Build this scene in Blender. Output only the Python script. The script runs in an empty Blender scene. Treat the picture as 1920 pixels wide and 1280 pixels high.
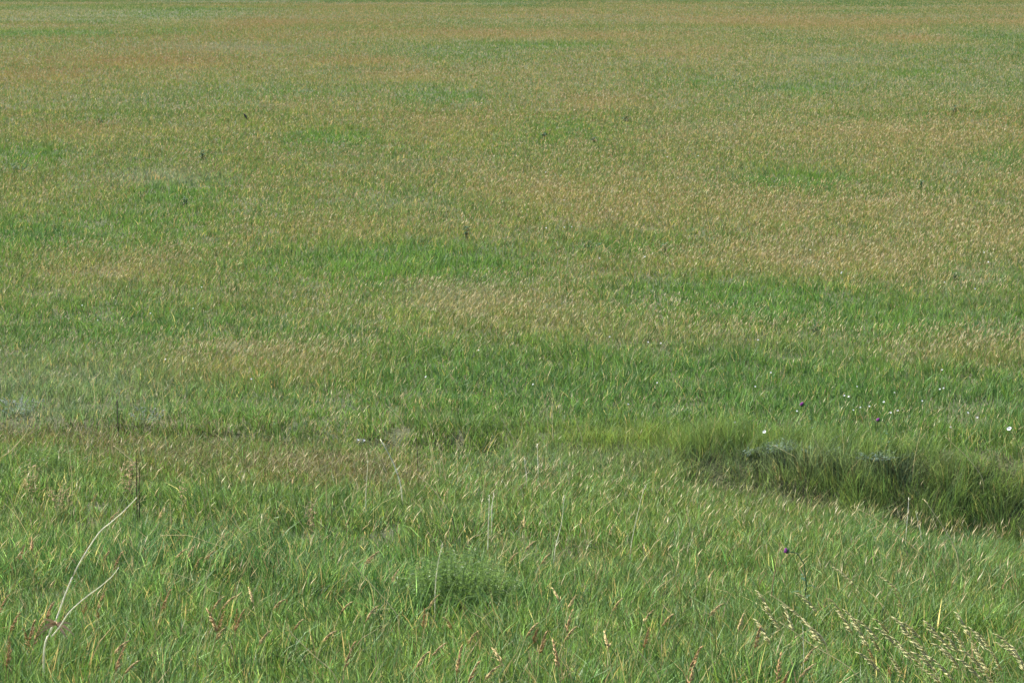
import bpy, math, random
import numpy as np

R = math.radians
random.seed(7)
rng = np.random.default_rng(11)
scene = bpy.context.scene
col = scene.collection

# ------------------------------------------------------------------ camera
PITCH = R(7.48)
CAM = np.array([0.0, 0.0, 5.5])
FPX = 5333.0                     # focal length in photo pixels (1920 wide)
cam_data = bpy.data.cameras.new('camera')
cam_data.lens = 100.0
cam_data.sensor_width = 36.0
cam_data.clip_start = 0.1
cam_data.clip_end = 20000.0
cam = bpy.data.objects.new('camera', cam_data)
cam.location = CAM
cam.rotation_euler = (math.pi / 2 - PITCH, 0, 0)
col.objects.link(cam)
scene.camera = cam

# ------------------------------------------------------------------ light
SUN_EL, SUN_AZ = R(52), R(-48)   # azimuth measured from +Y (view direction) towards +X
world = bpy.data.worlds.new('World')
scene.world = world
world.use_nodes = True
wn = world.node_tree
for n in list(wn.nodes):
    wn.nodes.remove(n)
sky = wn.nodes.new('ShaderNodeTexSky')
sky.sky_type = 'NISHITA'
sky.sun_disc = False
sky.sun_elevation = SUN_EL
sky.sun_rotation = SUN_AZ
bg = wn.nodes.new('ShaderNodeBackground')
bg.inputs['Strength'].default_value = 0.085
wo = wn.nodes.new('ShaderNodeOutputWorld')
wn.links.new(sky.outputs[0], bg.inputs[0])
wn.links.new(bg.outputs[0], wo.inputs[0])
sun_data = bpy.data.lights.new('sun', 'SUN')
sun_data.energy = 4.8
sun_data.angle = R(0.53)
sun_data.color = (1.0, 0.95, 0.87)
sun = bpy.data.objects.new('sun', sun_data)
sun.rotation_euler = (math.pi / 2 - SUN_EL, 0, math.pi - SUN_AZ)
sun.location = (-20, 30, 40)
col.objects.link(sun)

scene.view_settings.view_transform = 'Standard'
scene.view_settings.look = 'None'
scene.view_settings.gamma = 1.0
scene.view_settings.exposure = 1.38
scene.cycles.max_bounces = 6
scene.cycles.diffuse_bounces = 3
scene.cycles.transmission_bounces = 3
scene.cycles.use_light_tree = False

# ------------------------------------------------------------------ numeric helpers
def sstep(a, b, t):
    t = np.clip((t - a) / (b - a), 0, 1)
    return t * t * (3 - 2 * t)

def _hash(ix, iy, seed):
    n = (ix.astype(np.int64) * 374761393 + iy.astype(np.int64) * 668265263 + seed * 974634777) & 0xffffffff
    n = ((n ^ (n >> 13)) * 1274126177) & 0xffffffff
    n = ((n ^ (n >> 16)) * 2246822519) & 0xffffffff
    return ((n ^ (n >> 15)) & 0xffff) / 65535.0

def vnoise(x, y, seed=0):
    ix, iy = np.floor(x), np.floor(y)
    fx, fy = x - ix, y - iy
    fx, fy = fx * fx * (3 - 2 * fx), fy * fy * (3 - 2 * fy)
    a, b = _hash(ix, iy, seed), _hash(ix + 1, iy, seed)
    c, d = _hash(ix, iy + 1, seed), _hash(ix + 1, iy + 1, seed)
    return (a * (1 - fx) + b * fx) * (1 - fy) + (c * (1 - fx) + d * fx) * fy

def fbm(x, y, scale, seed=0, octv=3):
    s, amp, tot = 0, 1.0, 0
    for k in range(octv):
        s = s + amp * vnoise(x / scale * 2 ** k + 17.3 * k, y / scale * 2 ** k - 9.1 * k, seed + k)
        tot += amp
        amp *= 0.55
    return s / tot           # 0..1, mean 0.5

# ------------------------------------------------------------------ the lie of the land
LX = [-60, -8, -5.6, -2.6, 0.0, 0.55, 2.0, 3.7, 5.4, 9.0, 60]
LY = [33.5, 33.5, 33.0, 32.6, 32.0, 31.6, 30.8, 30.2, 29.7, 28.8, 27]
LZ = [-0.06, -0.06, -0.07, -0.09, -0.12, -0.15, -0.30, -0.54, -0.82, -1.0, -1.0]
LD = [0.07, 0.09, 0.10, 0.09, 0.09, 0.10, 0.11, 0.16, 0.24, 0.3, 0.3]

def ground(x, y):
    x = np.asarray(x, float); y = np.asarray(y, float)
    ly, lz, ld = np.interp(x, LX, LY), np.interp(x, LX, LZ), np.interp(x, LX, LD)
    s = y - ly
    t = np.clip(-s / (ly - 14.0), 0, 1.75)
    near = lz + (1.98 - lz) * t
    near = np.where(t >= 1.75, near + 0, near)
    # a low crest across the near bank with a shallow hollow behind it
    s2 = y - np.interp(x, [-8, -4.2, -2.4, -0.9, 0.3, 2.0], [23.5, 22.3, 20.8, 19.2, 18.9, 19.2])
    near = near - 0.34 * sstep(0.0, 0.6, s2) * (1 - sstep(0.7, 3.6, s2)) * (1 - sstep(0.4, 1.6, x))
    near = near + 0.10 * (fbm(x, y, 3.5, 5) - 0.5) * sstep(0, 2, -s)
    bottom = lz - ld
    field = 0.16 * (fbm(x, y, 22, 8, 2) - 0.5) * sstep(0, 10, s) + 0.5 * (fbm(x, y, 75, 9, 2) - 0.5) * sstep(40, 160, s)
    dip = lz + (bottom - lz) * sstep(0.0, 0.55, s)
    wall = bottom + (0 - bottom) * sstep(0.6, 0.6 + 0.7 + 0.95 * -bottom, s)
    z = np.where(s < 0, near, np.where(s < 0.55, dip, wall))
    return z + np.where(s > 0.6, field, 0)

cp, sp = math.cos(PITCH), math.sin(PITCH)
def project(x, y, z):
    dx, dy, dz = x - CAM[0], y - CAM[1], z - CAM[2]
    depth = dy * cp - dz * sp
    up = dy * sp + dz * cp
    return 960 + FPX * dx / depth, 640 - FPX * up / depth, depth

def ray(px, py):
    a, b = (px - 960) / FPX, (640 - py) / FPX
    return np.array([a, cp + b * sp, -sp + b * cp])

def point_at(px, py, y):
    """the point seen at a photo pixel on the upright plane y metres away"""
    d = ray(px, py)
    return CAM + d * (y / d[1])

_T = np.concatenate([np.arange(10, 60, 0.05), np.geomspace(60, 700, 3000)])
def hit(px, py, h=0.0):
    """where the line of sight through a photo pixel first meets the ground raised by h"""
    d = ray(px, py)
    P = CAM[None] + d[None] * (_T / d[1])[:, None]
    below = P[:, 2] < ground(P[:, 0], P[:, 1]) + h
    k = int(np.argmax(below)) if below.any() else len(_T) - 1
    return P[k]

# ------------------------------------------------------------------ materials
def plant_material(name, attr=True, color=(0.1, 0.2, 0.05), transl=0.35, gloss=0.05, rough=0.4, warm=(1.06, 1.12, 0.72), vary=0.0):
    m = bpy.data.materials.new(name)
    m.use_nodes = True
    nt = m.node_tree
    for n in list(nt.nodes):
        nt.nodes.remove(n)
    out = nt.nodes.new('ShaderNodeOutputMaterial')
    if attr:
        c = nt.nodes.new('ShaderNodeAttribute')
        c.attribute_name = 'tint'
        csock = c.outputs['Color']
    else:
        ns = nt.nodes.new('ShaderNodeTexNoise')
        ns.inputs['Scale'].default_value = 35
        ns.inputs['Detail'].default_value = 4
        tc = nt.nodes.new('ShaderNodeTexCoord')
        nt.links.new(tc.outputs['Object'], ns.inputs['Vector'])
        rmp = nt.nodes.new('ShaderNodeValToRGB')
        v = vary or 0.25
        rmp.color_ramp.elements[0].position = 0.3
        rmp.color_ramp.elements[1].position = 0.7
        rmp.color_ramp.elements[0].color = tuple(k * (1 - v) for k in color) + (1,)
        rmp.color_ramp.elements[1].color = tuple(min(1, k * (1 + v)) for k in color) + (1,)
        nt.links.new(ns.outputs[0], rmp.inputs[0])
        csock = rmp.outputs[0]
    dif = nt.nodes.new('ShaderNodeBsdfDiffuse')
    nt.links.new(csock, dif.inputs['Color'])
    last = dif.outputs[0]
    if transl > 0:
        mul = nt.nodes.new('ShaderNodeMixRGB')
        mul.blend_type = 'MULTIPLY'
        mul.inputs[0].default_value = 1
        mul.inputs[2].default_value = warm + (1,)
        nt.links.new(csock, mul.inputs[1])
        tr = nt.nodes.new('ShaderNodeBsdfTranslucent')
        nt.links.new(mul.outputs[0], tr.inputs['Color'])
        mx = nt.nodes.new('ShaderNodeMixShader')
        mx.inputs[0].default_value = transl
        nt.links.new(last, mx.inputs[1])
        nt.links.new(tr.outputs[0], mx.inputs[2])
        last = mx.outputs[0]
    if gloss > 0:
        gl = nt.nodes.new('ShaderNodeBsdfGlossy')
        gl.inputs['Roughness'].default_value = rough
        mx = nt.nodes.new('ShaderNodeMixShader')
        mx.inputs[0].default_value = gloss
        nt.links.new(last, mx.inputs[1])
        nt.links.new(gl.outputs[0], mx.inputs[2])
        last = mx.outputs[0]
    nt.links.new(last, out.inputs['Surface'])
    return m

M_GRASS = plant_material('grass_blades', transl=0.42, gloss=0.015, rough=0.5)
M_HEADS = plant_material('ripe_seed_heads', transl=0.30, gloss=0.03, rough=0.5, warm=(1.1, 1.0, 0.7))
M_THATCH = plant_material('dead_thatch', transl=0.12, gloss=0.02, rough=0.6, warm=(1.1, 1.0, 0.8))

def ground_material():
    m = bpy.data.materials.new('meadow_soil')
    m.use_nodes = True
    nt = m.node_tree
    b = nt.nodes['Principled BSDF']
    b.inputs['Roughness'].default_value = 0.95
    geo = nt.nodes.new('ShaderNodeNewGeometry')
    n1 = nt.nodes.new('ShaderNodeTexNoise'); n1.inputs['Scale'].default_value = 0.35; n1.inputs['Detail'].default_value = 8
    n2 = nt.nodes.new('ShaderNodeTexNoise'); n2.inputs['Scale'].default_value = 14; n2.inputs['Detail'].default_value = 6
    for n in (n1, n2):
        nt.links.new(geo.outputs['Position'], n.inputs['Vector'])
    r1 = nt.nodes.new('ShaderNodeValToRGB')
    e = r1.color_ramp.elements
    e[0].position = 0.35; e[0].color = (0.040, 0.062, 0.018, 1)
    e[1].position = 0.65; e[1].color = (0.085, 0.085, 0.032, 1)
    r2 = nt.nodes.new('ShaderNodeValToRGB')
    e = r2.color_ramp.elements
    e[0].position = 0.3; e[0].color = (0.5, 0.45, 0.4, 1)
    e[1].position = 0.7; e[1].color = (1.2, 1.15, 1.0, 1)
    mx = nt.nodes.new('ShaderNodeMixRGB'); mx.blend_type = 'MULTIPLY'; mx.inputs[0].default_value = 1
    nt.links.new(n1.outputs[0], r1.inputs[0]); nt.links.new(n2.outputs[0], r2.inputs[0])
    nt.links.new(r1.outputs[0], mx.inputs[1]); nt.links.new(r2.outputs[0], mx.inputs[2])
    nt.links.new(mx.outputs[0], b.inputs['Base Color'])
    bp = nt.nodes.new('ShaderNodeBump'); bp.inputs['Strength'].default_value = 0.8; bp.inputs['Distance'].default_value = 0.05
    nt.links.new(n2.outputs[0], bp.inputs['Height']); nt.links.new(bp.outputs[0], b.inputs['Normal'])
    return m

# ------------------------------------------------------------------ object helpers
def tag(o, label=None, category=None, group=None, kind=None):
    if label: o['label'] = label
    if category: o['category'] = category
    if group: o['group'] = group
    if kind: o['kind'] = kind
    return o

def empty(name, loc, rz=0.0):
    o = bpy.data.objects.new(name, None)
    o.empty_display_size = 0.1
    o.location = loc
    o.rotation_euler = (0, 0, rz)
    col.objects.link(o)
    return o

def link_mesh(name, me, parent=None):
    o = bpy.data.objects.new(name, me)
    col.objects.link(o)
    if parent is not None:
        o.parent = parent
    return o

def fast_mesh(name, verts, loops, starts, totals, mat, tint=None, smooth=False):
    me = bpy.data.meshes.new(name)
    me.vertices.add(len(verts))
    me.vertices.foreach_set('co', np.ascontiguousarray(verts, np.float32).ravel())
    me.loops.add(len(loops))
    me.loops.foreach_set('vertex_index', np.ascontiguousarray(loops, np.int32))
    me.polygons.add(len(starts))
    me.polygons.foreach_set('loop_start', np.ascontiguousarray(starts, np.int32))
    me.polygons.foreach_set('loop_total', np.ascontiguousarray(totals, np.int32))
    if tint is not None:
        a = me.attributes.new('tint', 'FLOAT_COLOR', 'POINT')
        c = np.ones((len(verts), 4), np.float32)
        c[:, :3] = tint
        a.data.foreach_set('color', c.ravel())
    me.materials.append(mat)
    me.update(calc_edges=True)
    me.polygons.foreach_set('use_smooth', np.full(len(starts), smooth, bool))
    return me

class Shape:
    """collects tubes, leaves and spindles into ONE mesh"""
    def __init__(self):
        self.v, self.f = [], []
    def tube(self, pts, radii, n=5, cap=True):
        pts = [np.asarray(p, float) for p in pts]
        base = len(self.v)
        for i, p in enumerate(pts):
            t = pts[min(i + 1, len(pts) - 1)] - pts[max(i - 1, 0)]
            t = t / (np.linalg.norm(t) + 1e-9)
            a = np.cross(t, [0, 0, 1.0] if abs(t[2]) < 0.9 else [1.0, 0, 0])
            a /= np.linalg.norm(a) + 1e-9
            b = np.cross(t, a)
            r = radii[i] if hasattr(radii, '__len__') else radii
            for k in range(n):
                q = 2 * math.pi * k / n
                self.v.append(p + r * (math.cos(q) * a + math.sin(q) * b))
        for i in range(len(pts) - 1):
            for k in range(n):
                k2 = (k + 1) % n
                self.f.append((base + i * n + k, base + i * n + k2, base + (i + 1) * n + k2, base + (i + 1) * n + k))
        if cap:
            self.f.append(tuple(base + k for k in range(n))[::-1])
            self.f.append(tuple(base + (len(pts) - 1) * n + k for k in range(n)))
        return self
    def spindle(self, p, q, r, n=4, belly=0.4):
        p, q = np.asarray(p, float), np.asarray(q, float)
        t = q - p
        L = np.linalg.norm(t) + 1e-9
        t = t / L
        a = np.cross(t, [0, 0, 1.0] if abs(t[2]) < 0.9 else [1.0, 0, 0]); a /= np.linalg.norm(a) + 1e-9
        b = np.cross(t, a)
        base = len(self.v)
        self.v.append(p)
        m = p + t * L * belly
        for k in range(n):
            w = 2 * math.pi * k / n
            self.v.append(m + r * (math.cos(w) * a + math.sin(w) * b))
        self.v.append(q)
        for k in range(n):
            k2 = (k + 1) % n
            self.f.append((base, base + 1 + k2, base + 1 + k))
            self.f.append((base + 1 + n, base + 1 + k, base + 1 + k2))
        return self
    def leaf(self, p, d, up, L, w, droop=0.3, segs=3):
        p = np.asarray(p, float); d = np.asarray(d, float) / np.linalg.norm(d)
        s = np.cross(d, up); s /= np.linalg.norm(s) + 1e-9
        base = len(self.v)
        for i in range(segs + 1):
            t = i / segs
            c = p + d * L * t + np.array([0, 0, -1.0]) * droop * L * t * t
            ww = w * math.sin(math.pi * min(0.97, 0.18 + 0.8 * t)) * 0.5
            self.v.append(c - s * ww); self.v.append(c + s * ww)
        for i in range(segs):
            a = base + 2 * i
            self.f.append((a, a + 1, a + 3, a + 2))
        return self
    def mesh(self, name, mat, smooth=True):
        me = bpy.data.meshes.new(name)
        me.from_pydata([tuple(v) for v in self.v], [], self.f)
        me.materials.append(mat)
        me.polygons.foreach_set('use_smooth', [smooth] * len(me.polygons))
        me.update()
        return me
    def build(self, name, mat, parent=None, smooth=True):
        return link_mesh(name, self.mesh(name, mat, smooth), parent)

# ------------------------------------------------------------------ the ground sheet
def axis(lo, hi, a, b, step, grow=1.09):
    c = list(np.arange(a, b + 1e-6, step))
    s, v = step, a
    left = []
    while v > lo:
        s *= grow; v -= s; left.append(max(v, lo))
    s, v = step, b
    right = []
    while v < hi:
        s *= grow; v += s; right.append(min(v, hi))
    return np.array(left[::-1] + c + right)

gx = axis(-6000, 6000, -9, 9, 0.2)
gy = axis(-3000, 9000, 10, 42, 0.16, 1.07)
GX, GY = np.meshgrid(gx, gy)
gz = ground(GX, GY)
nx, ny = len(gx), len(gy)
gv = np.stack([GX.ravel(), GY.ravel(), gz.ravel()], 1)
i = np.arange(nx - 1)[None, :] + np.arange(ny - 1)[:, None] * nx
quads = np.stack([i, i + 1, i + 1 + nx, i + nx], -1).reshape(-1, 4)
gm = fast_mesh('ground', gv, quads.ravel(), np.arange(len(quads)) * 4, np.full(len(quads), 4), ground_material(), smooth=True)
tag(link_mesh('ground', gm), kind='structure')

# ------------------------------------------------------------------ what grows where, and where shade is put into the colour
# each patch: photo x, photo y, half width, half height, strength - turned into ground positions through project()
LUSH = [(760, 484, 260, 42, 1.0), (1400, 545, 240, 46, 1.0), (1740, 588, 260, 34, .9), (960, 720, 900, 60, .6), (1500, 700, 500, 50, .6), (420, 610, 420, 46, .6), (300, 410, 260, 50, .5), (330, 352, 110, 22, .8), (60, 430, 170, 45, .55),
        (1490, 325, 100, 13, .9), (620, 250, 90, 12, .8), (1170, 450, 120, 16, .9), (1500, 162, 70, 8, .8), (1730, 131, 70, 6, .8),
        (560, 170, 160, 12, .4), (110, 62, 130, 6, .6), (700, 545, 90, 20, .5), (620, 605, 80, 22, .7), (1660, 690, 220, 60, .55),
        (1000, 690, 420, 60, .7), (250, 600, 320, 45, .6), (1000, 800, 140, 20, .45), (330, 56, 60, 5, .6), (1090, 83, 100, 7, .5),
        (1290, 150, 90, 8, .5), (40, 285, 90, 20, .6), (820, 175, 100, 14, .6), (1060, 235, 120, 22, .5), (1880, 290, 80, 24, .5),
        (1840, 500, 120, 30, .5), (420, 320, 60, 12, .3), (1590, 600, 80, 20, .5), (1400, 640, 220, 30, .35), (180, 520, 200, 22, .35)]
DEEP_AND_SHADE = [(790, 1078, 260, 30, 1.0), (640, 608, 110, 20, .8), (1050, 690, 380, 48, .7), (1620, 735, 330, 45, .6), (300, 600, 330, 45, .5), (60, 420, 120, 14, .6),  # deep green growth; near-bank entries also paint hollow and ditch shade into the colour
        (690, 122, 70, 5, .6), (1110, 452, 60, 8, .7), (1860, 595, 110, 12, .6), (330, 1000, 400, 50, .95), (690, 1040, 130, 50, .8), (60, 970, 160, 40, .7),
        (990, 1070, 90, 40, .4), (1780, 960, 220, 50, .8), (1400, 200, 60, 10, .4), (1890, 285, 60, 10, .5), (960, 5, 130, 6, .9),
        (1700, 3, 300, 7, .9), (300, 3, 200, 5, .7), (1200, 1240, 250, 40, .3), (1500, 1230, 200, 40, .35), (760, 350, 60, 10, .3)]
TAN = [(680, 112, 90, 9, .6), (755, 138, 70, 8, .8), (1130, 185, 70, 8, .8), (1430, 392, 140, 18, .6), (1700, 390, 160, 22, .5),
       (1080, 355, 190, 16, .55), (1220, 385, 260, 30, .4), (880, 542, 110, 20, .8), (190, 492, 110, 26, .5), (480, 668, 170, 26, .75),
       (1540, 480, 260, 34, .5), (1820, 640, 170, 26, .5), (1310, 600, 240, 30, .35), (950, 590, 300, 26, .3), (300, 116, 130, 8, .6),
       (80, 135, 90, 7, .7), (950, 62, 280, 9, .6), (1490, 38, 190, 12, .6), (1730, 70, 70, 7, .6), (60, 24, 120, 7, .4), (60, 46, 100, 6, .6),
       (1280, 95, 140, 9, .3), (1160, 340, 200, 20, .3), (1700, 240, 220, 18, .4), (160, 240, 110, 14, .45), (1640, 300, 100, 12, .35),
       (830, 240, 110, 22, .3), (1420, 225, 160, 20, .3), (650, 420, 300, 24, .25), (1900, 430, 120, 20, .4), (1440, 45, 80, 6, .3),
       (650, 780, 160, 30, .25), (400, 40, 200, 8, .35)]
RUST = [(300, 116, 130, 8, .6), (80, 135, 110, 7, .7), (680, 112, 90, 9, .5), (80, 45, 130, 8, .6), (950, 60, 300, 10, .5), (1600, 35, 330, 16, .45),
        (300, 70, 300, 10, .4), (1850, 215, 120, 12, .5), (470, 690, 140, 20, .6), (130, 235, 100, 12, .4), (1250, 30, 200, 10, .4),
        (1720, 70, 80, 8, .5), (1800, 640, 150, 20, .3), (1870, 110, 90, 6, .5), (600, 35, 200, 8, .4), (80, 1180, 160, 60, .3)]
GREY = [(300, 318, 110, 16, .8), (110, 690, 260, 45, .6), (40, 742, 130, 20, .6), (1480, 838, 90, 15, .9), (1640, 852, 120, 15, .7),
        (1180, 840, 260, 18, .4), (430, 86, 140, 9, .7), (1540, 108, 90, 7, .6), (1300, 235, 100, 12, .4), (700, 300, 120, 12, .35),
        (880, 540, 90, 16, .6), (750, 370, 80, 12, .4), (1500, 470, 60, 12, .5), (1800, 310, 80, 10, .4), (110, 15, 70, 5, .5), (1850, 490, 60, 14, .3),
        (1810, 560, 60, 20, .15)]
BROWN = [(120, 795, 200, 24, .75), (340, 830, 190, 26, .75), (600, 847, 200, 26, .95), (900, 864, 250, 24, .9), (1200, 872, 260, 20, .7), (1590, 880, 110, 9, .6), (1720, 878, 80, 10, .5)]
YELL = [(870, 255, 70, 12, .8), (330, 236, 80, 9, .6), (520, 225, 90, 10, .5), (1010, 237, 40, 6, .7), (1250, 80, 160, 8, .4), (1540, 40, 130, 6, .4),
        (1120, 790, 220, 24, .6), (1640, 130, 160, 10, .3), (700, 500, 200, 20, .2), (1430, 940, 240, 30, .4), (130, 950, 160, 40, .25)]

def patch(px, py, items, wob):
    s = np.zeros_like(px)
    for cx, cy, rx, ry, k in items:
        d = ((px - cx) / rx) ** 2 + ((py - cy) / ry) ** 2
        d = d * (0.55 + 0.9 * wob)
        s = np.maximum(s, k * np.exp(-0.9 * d ** 1.3))
    return s

PY_K = [-60, 0, 40, 100, 200, 300, 400, 500, 560, 620, 700, 780, 860, 950, 1050, 1280]
TAN_K = [.36, .36, .40, .34, .29, .30, .33, .33, .29, .22, .15, .12, .09, .05, .035, .028]
RUST_K = [.62, .62, .62, .50, .38, .30, .24, .16, .06, .06, .06, .05, .04, .05, .12, .20]

def habitat(x, y):
    z = ground(x, y)
    px, py, dep = project(x, y, z + 0.25)
    wob = fbm(x, y * 0.7, 2.2, 21, 3) + fbm(x, y * 0.6, 9.0, 22, 2) - 0.5
    wob = np.clip(wob, 0, 1.4)
    far = sstep(45, 120, dep)
    big = fbm(x, y * 0.55, 7.0, 31, 3) - 0.5
    huge = fbm(x, y * 0.30, 21.0, 41, 3) - 0.5
    small = fbm(x, y, 1.3, 51, 3) - 0.5
    h = {}
    h['lush'] = np.clip(patch(px, py, LUSH, wob) + 0.5 * np.clip(-big - 0.08, 0, 1) + 0.8 * far * np.clip(-huge - .03, 0, 1), 0, 1)
    h['deep'] = np.clip(patch(px, py, DEEP_AND_SHADE, wob) + 0.5 * np.clip(small - 0.06, 0, 1), 0, 1)
    t = np.interp(py, PY_K, TAN_K) * (1 + 1.6 * big + 2.6 * huge * far + 0.6 * small)
    h['tan'] = np.clip(t + patch(px, py, TAN, wob) * 1.0 - 0.75 * patch(px, py, LUSH, wob) * np.interp(py, [0, 500, 700], [.8, .8, .25]), 0.015, 1)
    sl = y - np.interp(x, LX, LY)
    h['tan'] = h['tan'] * (1 - .7 * sstep(-6, -2, sl) * (1 - sstep(0, 1, sl)))
    h['rust'] = np.clip(np.interp(py, PY_K, RUST_K) * (1 + 2.8 * huge + 0.8 * small) + patch(px, py, RUST, wob) * 1.0, 0, 1)
    h['grey'] = np.clip(patch(px, py, GREY, wob) + 0.3 * np.clip(fbm(x, y * .6, 5.0, 61, 2) - 0.62, 0, 1), 0, 1)
    beyond = sstep(0.5, 1.1, y - np.interp(x, LX, LY))
    h['brown'] = patch(px, py, BROWN, wob) * np.maximum(beyond, (px < 800) * .8)
    h['ditch'] = (beyond * (1 - sstep(1.7, 2.6, y - np.interp(x, LX, LY))) + sstep(.1, .5, y - np.interp(x, LX, LY)) * (1 - beyond)) * sstep(-0.6, 1.8, x)
    h['tan'] = h['tan'] * (1 - .7 * np.clip(h['brown'], 0, 1))
    h['brown'] = h['brown'] * (1 - .85 * h['ditch'])
    h['tan'] = h['tan'] * (1 - .7 * h['ditch'])
    h['yell'] = np.clip(patch(px, py, YELL, wob) + 0.6 * np.clip(fbm(x, y * .6, 4.0, 71, 2) - 0.6, 0, 1), 0, 1)
    edge = 1 - sstep(-1, 7, py + 6 * (fbm(x, y * .2, 30, 77, 2) - .5))
    h['tan'] = h['tan'] * (1 - .9 * edge)
    h['deep'] = np.maximum(h['deep'], .9 * edge)
    h['lush'] = np.maximum(h['lush'], .5 * edge)
    h['px'], h['py'], h['dep'], h['z'] = px, py, dep, z
    return h

C_GREEN = np.array([0.094, 0.150, 0.039])
C_OLIVE = np.array([0.235, 0.236, 0.078])
C_LIGHT = np.array([0.205, 0.310, 0.125])
C_LUSH = np.array([0.098, 0.200, 0.041])
C_DEEP = np.array([0.044, 0.116, 0.036])
C_BLUE = np.array([0.075, 0.165, 0.065])
C_YELL = np.array([0.170, 0.205, 0.045])
C_STRAW = np.array([0.420, 0.350, 0.180])
C_TAN = np.array([0.540, 0.440, 0.215])
C_RUST = np.array([0.450, 0.240, 0.095])
C_PALE = np.array([0.640, 0.570, 0.340])
C_GREY = np.array([0.215, 0.250, 0.185])
C_BROWN = np.array([0.118, 0.098, 0.046])

BUSHES = [(855, 1100, 240, 90), (487, 1004, 110, 50), (88, 868, 120, 46)]
CLEAR = []
for _px, _py, _w, _h in BUSHES:
    _P = hit(_px, _py, .17)
    CLEAR.append((_P[0], _P[1] - .25, _w * _P[1] / FPX * .5, .75))

def mixc(c, d, w):
    return c * (1 - w[:, None]) + d * w[:, None]

def scatter(dens0, d0, dmin, dmax, power=2.0, half=0.225, pad=1.2):
    """random roots over the wedge of land in front, thinning with distance"""
    edges = np.concatenate([np.arange(dmin, min(dmax, 40), 1.0), np.geomspace(max(40, dmin), dmax, 40) if dmax > 40 else [dmax]])
    edges = np.unique(edges)
    X, Y = [], []
    for a, b in zip(edges[:-1], edges[1:]):
        m = 0.5 * (a + b)
        rho = dens0 * min(1.0, d0 / m) ** power
        wdt = half * m + pad
        n = rng.poisson(rho * (b - a) * 2 * wdt)
        X.append(rng.uniform(-wdt, wdt, n)); Y.append(rng.uniform(a, b, n))
    return np.concatenate(X), np.concatenate(Y)

def ribbons(root, height, width, face, lean_az, lean, bend, segs):
    """upright tapering blades: (n, 2*segs+1) vertices each"""
    n = len(root)
    side = np.stack([np.cos(face), np.sin(face), np.zeros(n)], 1)
    ld = np.stack([np.cos(lean_az), np.sin(lean_az), np.zeros(n)], 1)
    V = np.empty((n, 2 * segs + 1, 3), np.float32)
    for k in range(segs + 1):
        t = k / segs
        out = height * (lean * t + bend * t * t)
        upv = height * np.sqrt(np.clip(1 - 0.35 * (lean * t + bend * t * t) ** 2, 0.2, 1)) * t
        c = root + ld * out[:, None]
        c[:, 2] += upv
        if k == segs:
            V[:, 2 * k] = c
        else:
            w = width * (1 - 0.45 * t ** 1.5) * 0.5
            V[:, 2 * k] = c - side * w[:, None]
            V[:, 2 * k + 1] = c + side * w[:, None]
    m = 2 * segs + 1
    base = np.arange(n)[:, None] * m
    loops, starts, totals = [], [], []
    pat, tot = [], []
    for k in range(segs - 1):
        pat += [2 * k, 2 * k + 1, 2 * k + 3, 2 * k + 2]; tot.append(4)
    pat += [2 * segs - 2, 2 * segs - 1, 2 * segs]; tot.append(3)
    loops = (base + np.array(pat)[None]).ravel()
    totals = np.tile(tot, n)
    starts = np.concatenate([[0], np.cumsum(totals)[:-1]])
    return V.reshape(-1, 3), loops, starts, totals, m

def blade_color(h, n):
    u = rng.random((n, 6))
    c = np.tile(C_GREEN, (n, 1))
    c = mixc(c, C_OLIVE, np.clip((h['tan'] * 1.1 - .1) * (.4 + .6 * u[:, 5]), 0, .85))
    c = mixc(c, C_LUSH, np.clip(h['lush'] * 0.75 + 0.2 * (u[:, 0] < .3), 0, 1))
    c = mixc(c, C_DEEP, np.clip(h['deep'] * 0.95 * u[:, 1] ** .35 + 0.35 * (u[:, 1] < .2), 0, 1))
    c = mixc(c, C_DEEP * .9 + C_OLIVE * .55, .85 * h['ditch'])
    c = mixc(c, C_BLUE, 0.7 * (u[:, 2] < .14 + .1 * h['deep']))
    c = mixc(c, C_YELL, np.clip(0.75 * h['yell'] + 0.55 * (u[:, 3] < .16), 0, 1))
    c = mixc(c, C_LIGHT, .85 * (u[:, 5] > .74) * np.clip(26 / h['dep'], .3, 1))
    c = mixc(c, C_GREY, h['grey'] * (0.35 + .65 * u[:, 5]))
    dry = (u[:, 4] < 0.035 + .05 * (h['dep'] < 24) + 0.26 * h['tan'] * (1 - .6 * h['lush']))
    strawy = mixc(np.tile(C_STRAW, (n, 1)), C_RUST, h['rust'] * 0.6)
    c = np.where(dry[:, None], strawy, c)
    br = u[:, 2] < h['brown'] * 0.75
    c = np.where(br[:, None], mixc(np.tile(C_BROWN, (n, 1)), C_OLIVE * .8, u[:, 5] ** 1.5), c)
    return c * np.exp(rng.normal(0.02, 1, (n, 1)) * (.32 * np.minimum(1, (24 / h['dep'])) ** .8)[:, None]) * rng.normal(1, 0.05, (n, 3)).clip(.8, 1.2)

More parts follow.
